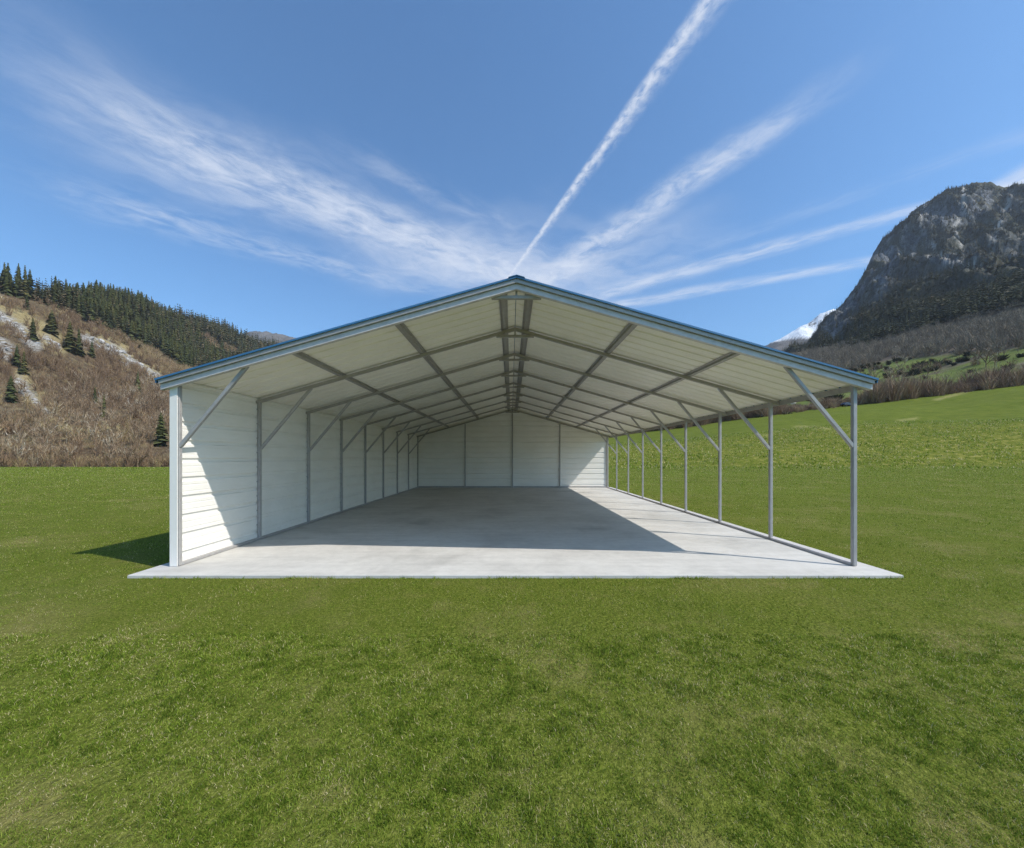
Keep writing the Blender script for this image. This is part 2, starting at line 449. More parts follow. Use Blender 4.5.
green *= 1 - .8 * sstep(.50, .62, fbm(SLOPE.X * .02, SLOPE.Y * .05, 4, 31) + .5)
SLOPE.obj('terraced_hillside', M['slope'], dict(green=green))

MOUNT = Sheet([(560,  [(440, 560), (438, 700), (436, 850), (434, 1000), (430, 1200), (440, 1500)]),
               (700,  [(405, 560), (402, 700), (399, 850), (396, 1000), (392, 1150), (410, 1500)]),
               (780,  [(383, 560), (380, 680), (377, 800), (374, 930), (370, 1060), (395, 1500)]),
               (800,  [(373, 540), (369, 680), (364, 800), (358, 930), (354, 1060), (385, 1500)]),
               (813,  [(368, 530), (361, 680), (354, 810), (346, 940), (338.5, 1070), (370, 1500)]),
               (827,  [(363, 510), (353, 670), (342, 810), (332, 950), (321, 1080), (350, 1500)]),
               (840,  [(358, 490), (346, 660), (333, 810), (321, 950), (309, 1080), (335, 1500)]),
               (859,  [(350, 460), (334, 640), (318, 800), (303, 950), (287, 1090), (310, 1500)]),
               (872,  [(345, 440), (325, 640), (304, 800), (283, 950), (260, 1090), (285, 1500)]),
               (882,  [(342, 430), (320, 630), (296, 800), (270, 950), (245, 1100), (270, 1500)]),
               (910,  [(333, 410), (308, 620), (278, 810), (246, 970), (215.5, 1130), (240, 1500)]),
               (946,  [(322, 390), (295, 600), (262, 810), (228, 1000), (196.5, 1180), (220, 1500)]),
               (965,  [(318, 370), (290, 590), (256, 810), (220, 1010), (187.5, 1200), (215, 1500)]),
               (985,  [(313, 360), (284, 580), (252, 810), (218, 1020), (186, 1210), (215, 1500)]),
               (1005, [(308, 350), (280, 570), (250, 810), (220, 1020), (191.5, 1200), (218, 1500)]),
               (1024, [(304, 340), (276, 560), (247, 800), (216, 1020), (188, 1200), (215, 1500)]),
               (1120, [(285, 330), (258, 540), (225, 780), (195, 1000), (168, 1200), (195, 1500)]),
               (1400, [(245, 330), (220, 540), (190, 780), (165, 1000), (140, 1200), (170, 1500)])],
              220, 460, noise=34, nscale=.0125, seed=41, ridge=1.5, crest=.8)
rk = .30 + 1.7 * fbm(MOUNT.X * .006, MOUNT.Z * .006, 5, 51)
rk *= sstep(300, 245, MOUNT.py)
pale = np.zeros_like(rk)
for pts, w in (([(963, 188), (965, 205), (960, 218), (955, 226)], 3.5), ([(966, 210), (969, 217)], 2.5), ([(1011, 195), (1006, 212), (998, 228), (993, 240), (986, 249)], 4.5), ([(931, 243), (935, 249), (929, 256)], 3.5),
               ([(926, 206), (920, 220)], 3), ([(1006, 245), (1000, 252)], 2.5), ([(942, 256), (958, 260), (970, 266), (980, 262)], 4), ([(906, 228), (900, 236)], 2.5), ([(955, 232), (962, 248)], 3), ([(1000, 316), (1004, 312)], 2)):
    pale = np.maximum(pale, seg_mask(MOUNT.px, MOUNT.py, pts, w))
for pts, w in (([(880, 262), (900, 245), (915, 240)], 22), ([(868, 292), (880, 280)], 20), ([(830, 330), (850, 305)], 14), ([(985, 200), (960, 215), (930, 215)], 18)):
    rk = np.maximum(rk, .8 * seg_mask(MOUNT.px, MOUNT.py, pts, w))
rock_m = np.clip(rk, 0, 1)
MOUNT.obj('mountain', M['mountain'], dict(rock=rock_m, pale=pale))

FAR = Sheet([(100, [(455, 1612), (420, 1860), (370, 2108), (345, 2356), (337, 2480), (335, 2852)]),
             (225, [(455, 1612), (420, 1860), (370, 2108), (345, 2356), (336, 2480), (340, 2852)]),
             (262, [(455, 1612), (420, 1860), (370, 2108), (341, 2356), (331.5, 2480), (345, 2852)]),
             (285, [(455, 1612), (420, 1860), (370, 2108), (346, 2356), (338.5, 2480), (350, 2852)]),
             (320, [(455, 1612), (420, 1860), (380, 2108), (354, 2356), (346, 2480), (355, 2852)]),
             (500, [(455, 1612), (430, 1860), (400, 2108), (378, 2356), (365, 2480), (380, 2852)]),
             (700, [(455, 1612), (430, 1860), (395, 2108), (370, 2356), (355, 2480), (370, 2852)]),
             (765, [(455, 1612), (425, 1860), (385, 2108), (354, 2356), (344, 2480), (360, 2852)]),
             (785, [(455, 1612), (425, 1860), (380, 2108), (344, 2356), (334, 2480), (350, 2852)]),
             (800, [(455, 1612), (425, 1860), (375, 2108), (338, 2356), (325, 2480), (340, 2852)]),
             (816, [(455, 1612), (425, 1860), (370, 2108), (333, 2356), (318, 2480), (335, 2852)]),
             (832, [(455, 1612), (425, 1860), (365, 2108), (328, 2356), (313, 2480), (330, 2852)]),
             (960, [(455, 1612), (425, 1860), (365, 2108), (325, 2356), (312, 2480), (330, 2852)])],
            110, 260, noise=11, nscale=.0065, seed=61, ridge=.4)
sn_line = np.interp(FAR.px, [100, 245, 300, 500, 760, 785, 832, 960], [326, 327, 335, 350, 346, 340, 333, 331])
snow = sstep(1.5, -1.5, FAR.py - sn_line + fbm(FAR.X * .01, FAR.Z * .01, 4, 71) * 8)
FAR.obj('snowy_mountain', M['far'], dict(snow=snow))

# ------------------------------------------------------------------ plants
def tri_pack(T, tint):
    """T: (n,3,3) triangles; tint per triangle"""
    n = len(T)
    return T.reshape(-1, 3), np.arange(3 * n), np.full(n, 3), np.repeat(tint, 3)
def conifer_tris(seed, levels=14, per=7, spread=.19):
    r = np.random.default_rng(seed); T = []; C = []
    for i in range(levels):
        z = .10 + .88 * (i / (levels - 1)) ** .92
        R = spread * (1 - (z - .08) / .95) ** .85 * (0.8 + .4 * r.random()) + .008
        a0 = r.random() * 6.28
        for j in range(per):
            a = a0 + j / per * 6.283 + r.normal(0, .22); rr = R * (.45 + .7 * r.random()); w = rr * .36 + .010
            d = np.array([math.cos(a), math.sin(a), 0]); s = np.array([-d[1], d[0], 0])
            zj = z + r.normal(0, .022) * (1.1 - z); base = np.array([0, 0, zj + .03]); tip = d * rr + np.array([0, 0, zj - rr * (.1 + .75 * r.random())])
            mid = base * .45 + tip * .55
            lift = np.array([0, 0, -.012])
            T.append([base, mid - s * w + lift, tip]); T.append([base, tip, mid + s * w + lift])
            c = r.random(); C += [c, c]
    T.append([[-.012, 0, .93], [.012, 0, .93], [0, 0, 1.02]]); T.append([[0, -.012, .93], [0, .012, .93], [0, 0, 1.02]]); C += [.5, .5]
    return np.array(T, float), np.array(C)
def bare_tris(seed, limbs=9, twigs=14, spread=.32, tw=.006):
    """bare broadleaf: limbs leave a short trunk, thin twigs fan off the limbs"""
    r = np.random.default_rng(seed); T = []; C = []
    def sliver(p, q, w, c):
        p = np.array(p, float); q = np.array(q, float); d = q - p; d /= np.linalg.norm(d) + 1e-9
        s = np.cross(d, r.normal(size=3)); s /= np.linalg.norm(s) + 1e-9
        T.append([p - s * w, p + s * w, q]); C.append(c)
    for k in range(limbs):
        a = k / limbs * 6.283 + r.normal(0, .3); h0 = .12 + .45 * r.random(); e = spread * (.5 + .6 * r.random())
        p = np.array([0, 0, h0]); q = np.array([math.cos(a) * e, math.sin(a) * e, min(1.0, h0 + .30 + .35 * r.random())])
        sliver(p, q, tw * 1.8, r.random() * .5)
        for t in range(twigs):
            f = .2 + .8 * r.random(); o = p * (1 - f) + q * f
            L = .10 + .15 * r.random(); dr = (q - p) / np.linalg.norm(q - p) + r.normal(0, .6, 3) + np.array([0, 0, .5]); dr /= np.linalg.norm(dr)
            sliver(o, o + dr * L, tw * 1.3, r.random())
    sliver([0, 0, .5], [0, 0, 1.03], tw * 2, .5)
    return np.array(T, float), np.array(C)
def trunk_tris(h, r0, r1, n=6):
    T = []
    for i in range(n):
        a, b = i / n * 6.283, (i + 1) / n * 6.283
        p = [[math.cos(a) * r0, math.sin(a) * r0, -.03], [math.cos(b) * r0, math.sin(b) * r0, -.03], [math.cos(b) * r1, math.sin(b) * r1, h], [math.cos(a) * r1, math.sin(a) * r1, h]]
        T += [[p[0], p[1], p[2]], [p[0], p[2], p[3]]]
    return np.array(T, float)
def bush_tris(seed, n=80, tw=.02, wide=.5):
    r = np.random.default_rng(seed); T = []; C = []
    for k in range(n):
        a = r.random() * 6.283; rad = wide * math.sqrt(r.random()) * .45
        p = np.array([math.cos(a) * rad * .5, math.sin(a) * rad * .5, 0 if k < n * .4 else r.random() * .55])
        d = np.array([math.cos(a) * rad * 1.2, math.sin(a) * rad * 1.2, .45 + .5 * r.random()]) + r.normal(0, .12, 3)
        q = p + d * (.5 + .35 * r.random()); q[2] = min(q[2], 1.02)
        s = np.cross(d, r.normal(size=3)); s /= np.linalg.norm(s) + 1e-9
        T.append([p - s * tw, p + s * tw, q]); C.append(r.random())
    return np.array(T, float), np.array(C)
def mesh_from(name, T, C, mat):
    v, l, s, t = tri_pack(T, C)
    return mesh_np(name, v, l, s, mat, dict(tint=t))
def joined(name, variants, P, H, mat, label, seed, tone=None, wide=1.0):
    """a far-off mass: every plant its own shape and size, one object"""
    r = np.random.default_rng(seed); V = []; TI = []
    tone = r.random(len(P)) if tone is None else tone
    for vi, (T, C) in enumerate(variants):
        sel = np.arange(len(P)) % len(variants) == vi
        if not sel.any(): continue
        p = P[sel]; h = H[sel]; a = r.random(len(p)) * 6.283; ww = wide * (.8 + .4 * r.random(len(p)))
        base = T.reshape(-1, 3)
        ca, sa = np.cos(a)[:, None], np.sin(a)[:, None]
        x = (base[None, :, 0] * ca - base[None, :, 1] * sa) * (h * ww)[:, None] + p[:, 0:1]
        y = (base[None, :, 0] * sa + base[None, :, 1] * ca) * (h * ww)[:, None] + p[:, 1:2]
        z = base[None, :, 2] * h[:, None] + p[:, 2:3]
        V.append(np.stack([x, y, z], -1).reshape(-1, 3))
        TI.append((tone[sel][:, None] * .6 + np.repeat(C, 3)[None, :] * .4).ravel())
    V = np.concatenate(V); TI = np.concatenate(TI); n = len(V) // 3
    me = mesh_np(name, V, np.arange(3 * n), np.full(n, 3), mat, dict(tint=TI))
    return tag(link(name, me), label, None, None, 'stuff')

con_var = [conifer_tris(100 + i, 19, 9, .15 + .025 * i) for i in range(4)]
con_lo = [conifer_tris(120 + i, 7, 5, .17 + .02 * i) for i in range(3)]
con_crown = [mesh_from('crown', T, C, M['conifer']) for T, C in con_var]
con_trunk = mesh_from('trunk', trunk_tris(.5, .016, .008), np.full(12, .5), M['bark'])
def conifer(P, h, label, group, cat='conifer', name='conifer_tree', var=None, wide=1.0, parts=True):
    e = empty(name, P, random.random() * 6.28); e.scale = (h * wide, h * wide, h)
    tag(e, label, cat, group)
    link('crown', con_crown[random.randrange(4) if var is None else var], e)
    if parts: link('trunk', con_trunk, e)
    return e

# --- conifers on the left hill: the 300 that show largest one by one, the rest as a wood
def left_forest(px, py):
    bot = np.interp(px, [-420, -100, 0, 30, 50, 75, 100, 130, 150, 180, 200, 245, 300], [270, 285, 294, 300, 306, 318, 328, 344, 352, 370, 374, 376, 385])
    top = np.interp(px, [-420, 0, 75, 100, 300], [0, 0, 0, 0, 0])
    return (py < bot) & (py > top)
P, px, py = LEFT.scatter(24000, 5, .82, -140, 330)
ok = left_forest(px, py) & (px > -140) & (px < 330)
gap = fbm(P[:, 0] * .02, P[:, 1] * .02, 3, 81)
bare_gap = seg_mask(px, py, [(203, 342), (220, 351), (234, 356)], 7) + seg_mask(px, py, [(125, 318), (138, 326)], 5)
ok &= (gap < .24) & (bare_gap < .5) & ~((px > 30) & (px < 34)) & ~((px < 28) & (RNG.random(len(px)) < .5))
P = P[ok]; px = px[ok]; py = py[ok]
H = 13 + 9 * RNG.random(len(P)) ** 1.3
H *= np.interp(px, [-140, 0, 30, 36, 75, 95, 330], [1.2, 1.0, .95, .62, .80, 1.0, 1.0]) * (.62 + .75 * RNG.random(len(P)))
inview = (px > -8) & (px < 300)
order = np.argsort(-(H / P[:, 1] * inview))
big = order[:290]
for i in big:
    conifer(P[i], float(H[i]), 'dark green conifer in the dense wood covering the ridge of the left hill', 'conifers of the wood on the left ridge', wide=.9 + .35 * random.random())
rest = order[290:]
joined('conifer_wood', con_lo, P[rest], H[rest], M['conifer_far'], 'dense dark conifer wood along the ridge of the left hill', 3, wide=1.15)

LONE = (
        (8, 290, 26, 'tall dark conifer on the left skyline, at the left end of the ridge', 1.0),
        (18.5, 293, 26, 'tall slim conifer on the left skyline, second from the left end', .9),
        (25, 294, 25, 'tall slim grey green conifer on the left skyline, right of the two tall ones', .85),
        (33, 340, 19, 'dark conifer alone above the upper end of the pale rock band', 1.3),
        (52, 334, 21, 'broad olive conifer on brown slope below the ridge wood', 1.5),
        (27, 309, 14, 'small dark conifer just under the left ridge trees', 1.0),
        (70, 352, 27, 'tall dark conifer of the close pair left of the grey outcrop', 1.2),
        (79, 355, 23, 'olive conifer at the right of the close pair beside the grey outcrop', 1.3),
        (92, 357, 14, 'small dark conifer standing below the grey outcrop', 1.1),
        (17, 366, 19, 'slim conifer above the pale scree patch at left edge', 1.0),
        (24, 374, 20, 'dark conifer directly above the pale scree patch', 1.3),
        (11, 402, 23, 'olive conifer below the scree at the left edge', 1.4),
        (104, 417, 20, 'slender pale green conifer in the middle of the brown scrub', .8),
        (95, 402, 14, 'faint slender conifer up left of the slender pale green one', .8),
        (161, 446, 29, 'dark green spruce at the foot of the scrub hill beside the carport', 1.35),
        (138, 392, 18, 'yellowish slim conifer high in the brown scrub near the roof corner', .8))
for (x, yb, hp, lab, w) in LONE:
    hp *= 1.15
    p = LEFT.place(x, yb)
    conifer(p, hp / F * p[1], lab, None, 'conifer', wide=w)

# --- scrub woods on the left hill
bare_var = [bare_tris(200 + i, 9, 12, .30 + .04 * i, .007) for i in range(4)]
bare_lo = [bare_tris(220 + i, 8, 9, .26 + .03 * i, .0095) for i in range(4)]
bush_var = [bush_tris(240 + i, 70, .014, .6) for i in range(4)]
bare_crown = [mesh_from('crown', T, C, M['twig']) for T, C in bare_var]
bare_trunk = mesh_from('trunk', trunk_tris(.55, .017, .007), np.full(12, .6), M['twig'])
P, px, py = LEFT.scatter(15000, 8, .80, -160, 320)
in_gap = seg_mask(px, py, [(203, 342), (220, 351), (234, 356)], 7) > .5
ok = ((~left_forest(px, py)) | in_gap) & (px > -160) & (px < 330)
rkm = np.zeros(len(P))
for pts, w in rock_lines: rkm = np.maximum(rkm, seg_mask(px, py, pts, w + 1))
dens = 1.0 + 1.5 * fbm(P[:, 0] * .03, P[:, 1] * .03, 4, 91)
dens = np.where(py < 352, dens * .55, dens)
ok &= (rkm < .4) & (RNG.random(len(P)) < dens)
for (x, yb, hp, lab, w_) in LONE: ok &= ~((np.abs(px - x) < hp * .26 * w_) & (py > yb - 3) & (py < yb + 15))
P = P[ok]; px = px[ok]; py = py[ok]
H = (4.2 + 4.8 * RNG.random(len(P)) ** 1.2) * (.8 + P[:, 1] / 1100)
vis = (px > -5) & (px < 172) & (py > 385) & (RNG.random(len(P)) < .35)
cand = np.where(vis)[0]
cand = cand[np.argsort(-(H[cand] / P[cand, 1]))][:230]
for i in cand:
    e = empty('bare_tree', P[i], random.random() * 6.28); h = float(H[i]) * 1.25
    e.scale = (h, h, h)
    tag(e, 'leafless brown tree in the scrub on the lower left hillside', 'bare tree', 'leafless trees on the lower left hillside')
    link('crown', bare_crown[random.randrange(4)], e); link('trunk', bare_trunk, e)
keep = np.ones(len(P), bool); keep[cand] = False
tone = np.clip(.5 + 1.3 * fbm(P[:, 0] * .025, P[:, 1] * .025, 3, 95) + RNG.normal(0, .24, len(P)), 0, 1)
kk = np.where(keep)[0]
joined('scrub_wood', bare_lo + bush_var, P[kk], H[kk], M['twig_mass'], 'brown leafless scrub covering the left hillside', 9, tone[kk])
# fringe of brush along the far edge of the field
n = 420
fx = RNG.uniform(-60, 330, n); fd = RNG.uniform(141, 156, n)
P = np.stack([(fx - CX) / F * fd, fd, np.zeros(n)], -1); P[:, 2] = ground_z(P[:, 0], P[:, 1]) - .1
joined('field_edge_brush', bush_var + bare_lo, P, 2.0 + 3.0 * RNG.random(n), M['twig_mass'], 'tangled brown brush along the far left edge of the field', 12)

# --- rocks on the left hill
def rock_mesh(seed):
    bm = bmesh.new(); bmesh.ops.create_icosphere(bm, subdivisions=3, radius=1)
    for v in bm.verts:
        c = v.co
        k = 1 + .9 * float(fbm(np.array([c.x * 1.6 + seed * 7 + c.z]), np.array([c.y * 1.6 + c.z * 1.3]), 4, seed)[0])
        v.co = Vector((math.copysign(abs(c.x) ** .8, c.x) * k, math.copysign(abs(c.y) ** .8, c.y) * k, math.copysign(abs(c.z) ** .8, c.z) * k))
    me = bpy.data.meshes.new('rock_outcrop'); bm.to_mesh(me); bm.free(); me.materials.append(M['rock'])
    a = me.attributes.new('tint', 'FLOAT', 'POINT'); a.data.foreach_set('value', RNG.random(len(me.vertices)).astype(np.float32))
    return me
rocks = [rock_mesh(s) for s in (1, 2, 3, 4)]
k = 0
for pts, w in rock_lines:
    for (x0, y0), (x1, y1) in zip(pts[:-1], pts[1:]):
        L = math.hypot(x1 - x0, y1 - y0); m_ = max(2, int(L / 3.2))
        for j in range(m_):
            f = (j + random.random()) / m_; x = x0 + (x1 - x0) * f + random.gauss(0, w * .28); y = y0 + (y1 - y0) * f + random.gauss(0, w * .28)
            if x < -2 or x > 168: continue
            p = LEFT.place(x, y); s = (.7 + 1.3 * random.random()) / F * p[1]
            o = link('rock_outcrop', rocks[k % 4]); k += 1
            o.location = p; o.scale = (s * (1.2 + random.random()), s, s * (.7 + .5 * random.random())); o.rotation_euler = (random.gauss(0, .3), random.gauss(0, .3) + .3, random.random() * 6.28)
            tag(o, 'pale grey rock jutting from the slope of the left hill', 'rock', 'pale rocks on the left hillside')

# --- brush band beyond the right meadow
brush_var = [bush_tris(300 + i, 150, .011, .75) for i in range(4)]
brush_me = [mesh_from('brush_bush', T, C, M['brush']) for T, C in brush_var]
def on_ground(px, d): 
    x = (px - CX) / F * d
    return np.array([x, d, float(ground_z(x, d))])
n = 0
for k in range(270):
    px = random.uniform(600, 1045); d = random.uniform(147, 163)
    gapv = float(fbm(np.array([px * .02]), np.array([d * .05]), 3, 77)[0])
    hh = np.interp(px, [600, 640, 760, 800, 845, 870, 900, 940, 1024, 1045], [6.0, 9.0, 8.0, 5.0, 3.6, 8.0, 9.0, 8.5, 8.0, 8.0])
    if 838 < px < 858 and d < 156: continue
    if gapv > .16: hh *= .5
    p = on_ground(px, d); h = float(hh) * random.uniform(.65, 1.15)
    o = link('brush_bush', brush_me[k % 4]); o.location = p; o.scale = (h * 1.1, h * 1.1, h); o.rotation_euler = (0, 0, random.random() * 6.28)
    tag(o, 'reddish brown leafless bush in the band above the right meadow', 'bush', 'leafless bushes along the top of the right meadow')
n = 2200
fx = RNG.uniform(590, 1060, n); fd = RNG.uniform(150, 182, n)
P = np.stack([(fx - CX) / F * fd, fd, np.zeros(n)], -1); P[:, 2] = ground_z(P[:, 0], P[:, 1]) - .2
hb = np.interp(fx, [600, 700, 780, 800, 845, 870, 940, 1060], [4, 5, 4, 2.5, 2.2, 3.5, 4, 4])
joined('brush_undergrowth', bush_var, P, hb * (.5 + .7 * RNG.random(n)), M['brush'], 'low brown undergrowth between the bushes above the right meadow', 13)

# --- terraces: hedges, bushes, woods
hedge_var = [bush_tris(340 + i, 130, .05, .95) for i in range(3)]
hedge_me = [mesh_from('terrace_bush', T, C, M['hedge']) for T, C in hedge_var]
P, px, py = SLOPE.scatter(9000, 15, .97, 600, 1090)
wt = np.interp(px, [600, 790, 870, 905, 930, 1024, 1200], [412, 388, 365, 358, 357, 348, 330])
wood = (py < wt + RNG.normal(0, 2, len(P))) & (px > 560) & (px < 1100)
joined('bare_woodland', bare_lo + bush_var, P[wood], 5 + 5 * RNG.random(wood.sum()), M['grey_mass'], 'grey brown leafless woodland on the slope under the mountain', 16, wide=1.1)
P2, px2, py2 = SLOPE.scatter(9000, 18, .97, 680, 1050)
wt2 = np.interp(px2, [600, 790, 870, 905, 930, 1024, 1200], [412, 388, 365, 358, 357, 348, 330])
rows = np.abs(((P2[:, 2] + fbm(P2[:, 0] * .02, P2[:, 1] * .02, 3, 33) * 10) % 11.0) - 5.5) < .8
hsel = np.where((py2 > wt2) & (rows | (fbm(P2[:, 0] * .04, P2[:, 1] * .04, 3, 37) > .17)) & (px2 > 690) & (px2 < 1040) & (RNG.random(len(P2)) < .7))[0][:290]
for k, i in enumerate(hsel):
    h = random.uniform(1.6, 4.0)
    o = link('terrace_bush', hedge_me[k % 3] if k % 3 else brush_me[k % 4]); o.location = P2[i]; o.scale = (h * 1.5, h * 1.1, h); o.rotation_euler = (0, 0, random.random() * 6.28)
    tag(o, 'dark bush in the hedge lines on the green terraces right of the carport', 'bush', 'hedge bushes on the green terraces')
for k, (x, y, hp) in enumerate([(random.uniform(850, 1040), random.uniform(-3, 30), random.uniform(6, 15)) for _ in range(34)] + list(((986, 368, 20), (978, 366, 16), (995, 366, 18), (900, 372, 10), (930, 372, 12), (888, 380, 14), (1018, 352, 14), (875, 385, 16)))):
    if y < 100: y = float(np.interp(x, [850, 905, 940, 1040], [372, 362, 358, 348])) + y * .9
    p = SLOPE.place(x, y); h = hp / F * p[1]
    e = empty('bare_tree', p, random.random() * 6.28); e.scale = (h * 1.3, h * 1.3, h)
    tag(e, 'grey leafless tree standing on the green terraces at right', 'bare tree', 'leafless trees on the green terraces')
    link('crown', bare_crown[k % 4], e); link('trunk', bare_trunk, e)

# --- mountain woods
P, px, py = MOUNT.scatter(26000, 19, .80, 750, 1090)
u = np.clip((px - MOUNT.cols[0]) / (MOUNT.cols[1] - MOUNT.cols[0]), 0, MOUNT.X.shape[1] - 1).astype(int)
rfun = np.array([np.interp(-a, -np.minimum.accumulate(MOUNT.py[:, b]), rock_m[:, b]) for a, b in zip(py, u)])
pfun = np.array([np.interp(-a, -np.minimum.accumulate(MOUNT.py[:, b]), pale[:, b]) for a, b in zip(py, u)])
prob = np.where(py > 300, 1.0, .75) * (1 - .95 * rfun) * (1 - .8 * pfun)
ok = (px > 740) & (px < 1090) & (RNG.random(len(P)) < prob)
P = P[ok]; py = py[ok]; px = px[ok]
tone = np.clip(.42 + 1.5 * fbm(P[:, 0] * .012, P[:, 2] * .012, 4, 99) + RNG.normal(0, .14, len(P)), 0, 1)
Hm = (8 + 9 * RNG.random(len(P)) ** 1.4) * np.clip(1.25 - P[:, 1] / 2200, .6, 1.2)
joined('mountain_forest', con_lo, P, Hm, M['conifer_far'], 'dark mixed forest covering the flanks of the rocky mountain', 20, tone, 1.25)

# ------------------------------------------------------------------ small far things
def far_box_house(name, p, w, d, h, rise, wall, roof, label, cat):
    e = empty(name, p, .35); tag(e, label, cat)
    bm = bmesh.new(); box(bm, -w/2, w/2, -d/2, d/2, -1.5, h)
    a = [bm.verts.new(q) for q in ((-w/2, -d/2, h), (-w/2, d/2, h), (-w/2, 0, h + rise), (w/2, -d/2, h), (w/2, d/2, h), (w/2, 0, h + rise))]
    bm.faces.new((a[0], a[2], a[1])); bm.faces.new((a[3], a[4], a[5]))
    bm_obj('wall', bm, wall, e)
    bm = bmesh.new()
    for s in (-1, 1):
        y0 = s * (d/2 + .3); z0 = h - .12
        v = [bm.verts.new(q) for q in ((-w/2 - .3, y0, z0), (w/2 + .3, y0, z0), (w/2 + .3, 0, h + rise + .1), (-w/2 - .3, 0, h + rise + .1),
                                       (-w/2 - .3, y0, z0 + .15), (w/2 + .3, y0, z0 + .15), (w/2 + .3, 0, h + rise + .25), (-w/2 - .3, 0, h + rise + .25))]
        for f in ((0,3,2,1),(4,5,6,7),(0,1,5,4),(1,2,6,5),(2,3,7,6),(3,0,4,7)): bm.faces.new([v[i] for i in f])
    bm_obj('roof', bm, roof, e)
    bm = bmesh.new(); box(bm, -.4, .4, -d/2 - .05, -d/2 + .02, 0, min(1.8, h * .85)); bm_obj('door', bm, roof, e)
    return e
dark = mat_paint('dark_timber', (.02, .02, .022), .8, .2)
p = SLOPE.place(831.5, 399.5); q = p[1] / F
far_box_house('hut', p, 4.2 * q, 3.5 * q, 2.6 * q, 1.2 * q, dark, dark, 'small black timber hut on the green terrace seen beside the right front post', 'hut')
p = SLOPE.place(836.5, 399.2)
far_box_house('hut', p, 3.6 * q, 3.0 * q, 1.3 * q, .5 * q, M['trim'], M['trim'], 'small white hut touching the black hut on the green terrace', 'hut')
p = SLOPE.place(793, 404); q = p[1] / F
far_box_house('hut', p, 3.0 * q, 2.6 * q, .9 * q, .4 * q, M['trim'], M['trim'], 'tiny white hut low on the terrace under the carport eave', 'hut')

def parked_car(p):
    e = empty('parked_car', p, math.radians(8)); tag(e, 'dark navy blue car parked at the top edge of the meadow behind the right post', 'car')
    body, t, b = material('navy_car_paint', .25, 0, .6); b.inputs['Base Color'].default_value = (.012, .018, .05, 1)
    glass, t, b = material('car_glass', .08, 0, .6); b.inputs['Base Color'].default_value = (.02, .025, .03, 1)
    tyre, t, b = material('tyre_rubber', .85); b.inputs['Base Color'].default_value = (.015, .015, .015, 1)
    bm = bmesh.new()
    prof = [(-2.2, .35), (2.2, .35), (2.25, .75), (1.5, .88), (1.0, .95), (-1.9, 1.0), (-2.25, .8)]
    f = []
    for y in (-.86, .86): f.append([bm.verts.new((x, y, z)) for x, z in prof])
    bm.faces.new(f[0]); bm.faces.new(f[1][::-1])
    for i in range(len(prof)): bm.faces.new((f[0][i], f[0][(i+1) % 7], f[1][(i+1) % 7], f[1][i]))
    bevel(bm, .05, 2); bm_obj('body', bm, body, e)
    bm = bmesh.new(); cab = [(-1.85, .99), (1.0, .94), (.35, 1.42), (-1.4, 1.45)]
    f = [[bm.verts.new((x, y * (.98 if z < 1.2 else .82), z)) for x, z in cab] for y in (-.78, .78)]
    bm.faces.new(f[0]); bm.faces.new(f[1][::-1])
    for i in range(4): bm.faces.new((f[0][i], f[0][(i+1) % 4], f[1][(i+1) % 4], f[1][i]))
    bm_obj('cabin', bm, glass, e)
    for x in (-1.35, 1.35):
        for y in (-.8, .8):
            bm = bmesh.new(); bmesh.ops.create_cone(bm, cap_ends=True, segments=20, radius1=.32, radius2=.32, depth=.2, matrix=Matrix.Translation((x, y, .32)) @ Matrix.Rotation(math.pi/2, 4, 'X'))
            bm_obj('wheel', bm, tyre, e)
parked_car(on_ground(847.5, 149))

# ------------------------------------------------------------------ slab
SZ = .035; SXL, SXR = -4.262, 4.362; SY0, YF = 4.385, 4.755; BAY = 1.524; NB = 8; YB = YF + BAY * NB
BX = .065; HW = 4.065     # building centre line, half width to post centres
bm = bmesh.new(); box(bm, SXL, SXR, SY0, YB + .28, -.15, SZ)
bmesh.ops.bevel(bm, geom=[e for e in bm.edges if all(v.co.z > 0 for v in e.verts)], offset=.008, segments=2, profile=.5, affect='EDGES')
tag(bm_obj('concrete_slab', bm, M['concrete']), kind='structure')

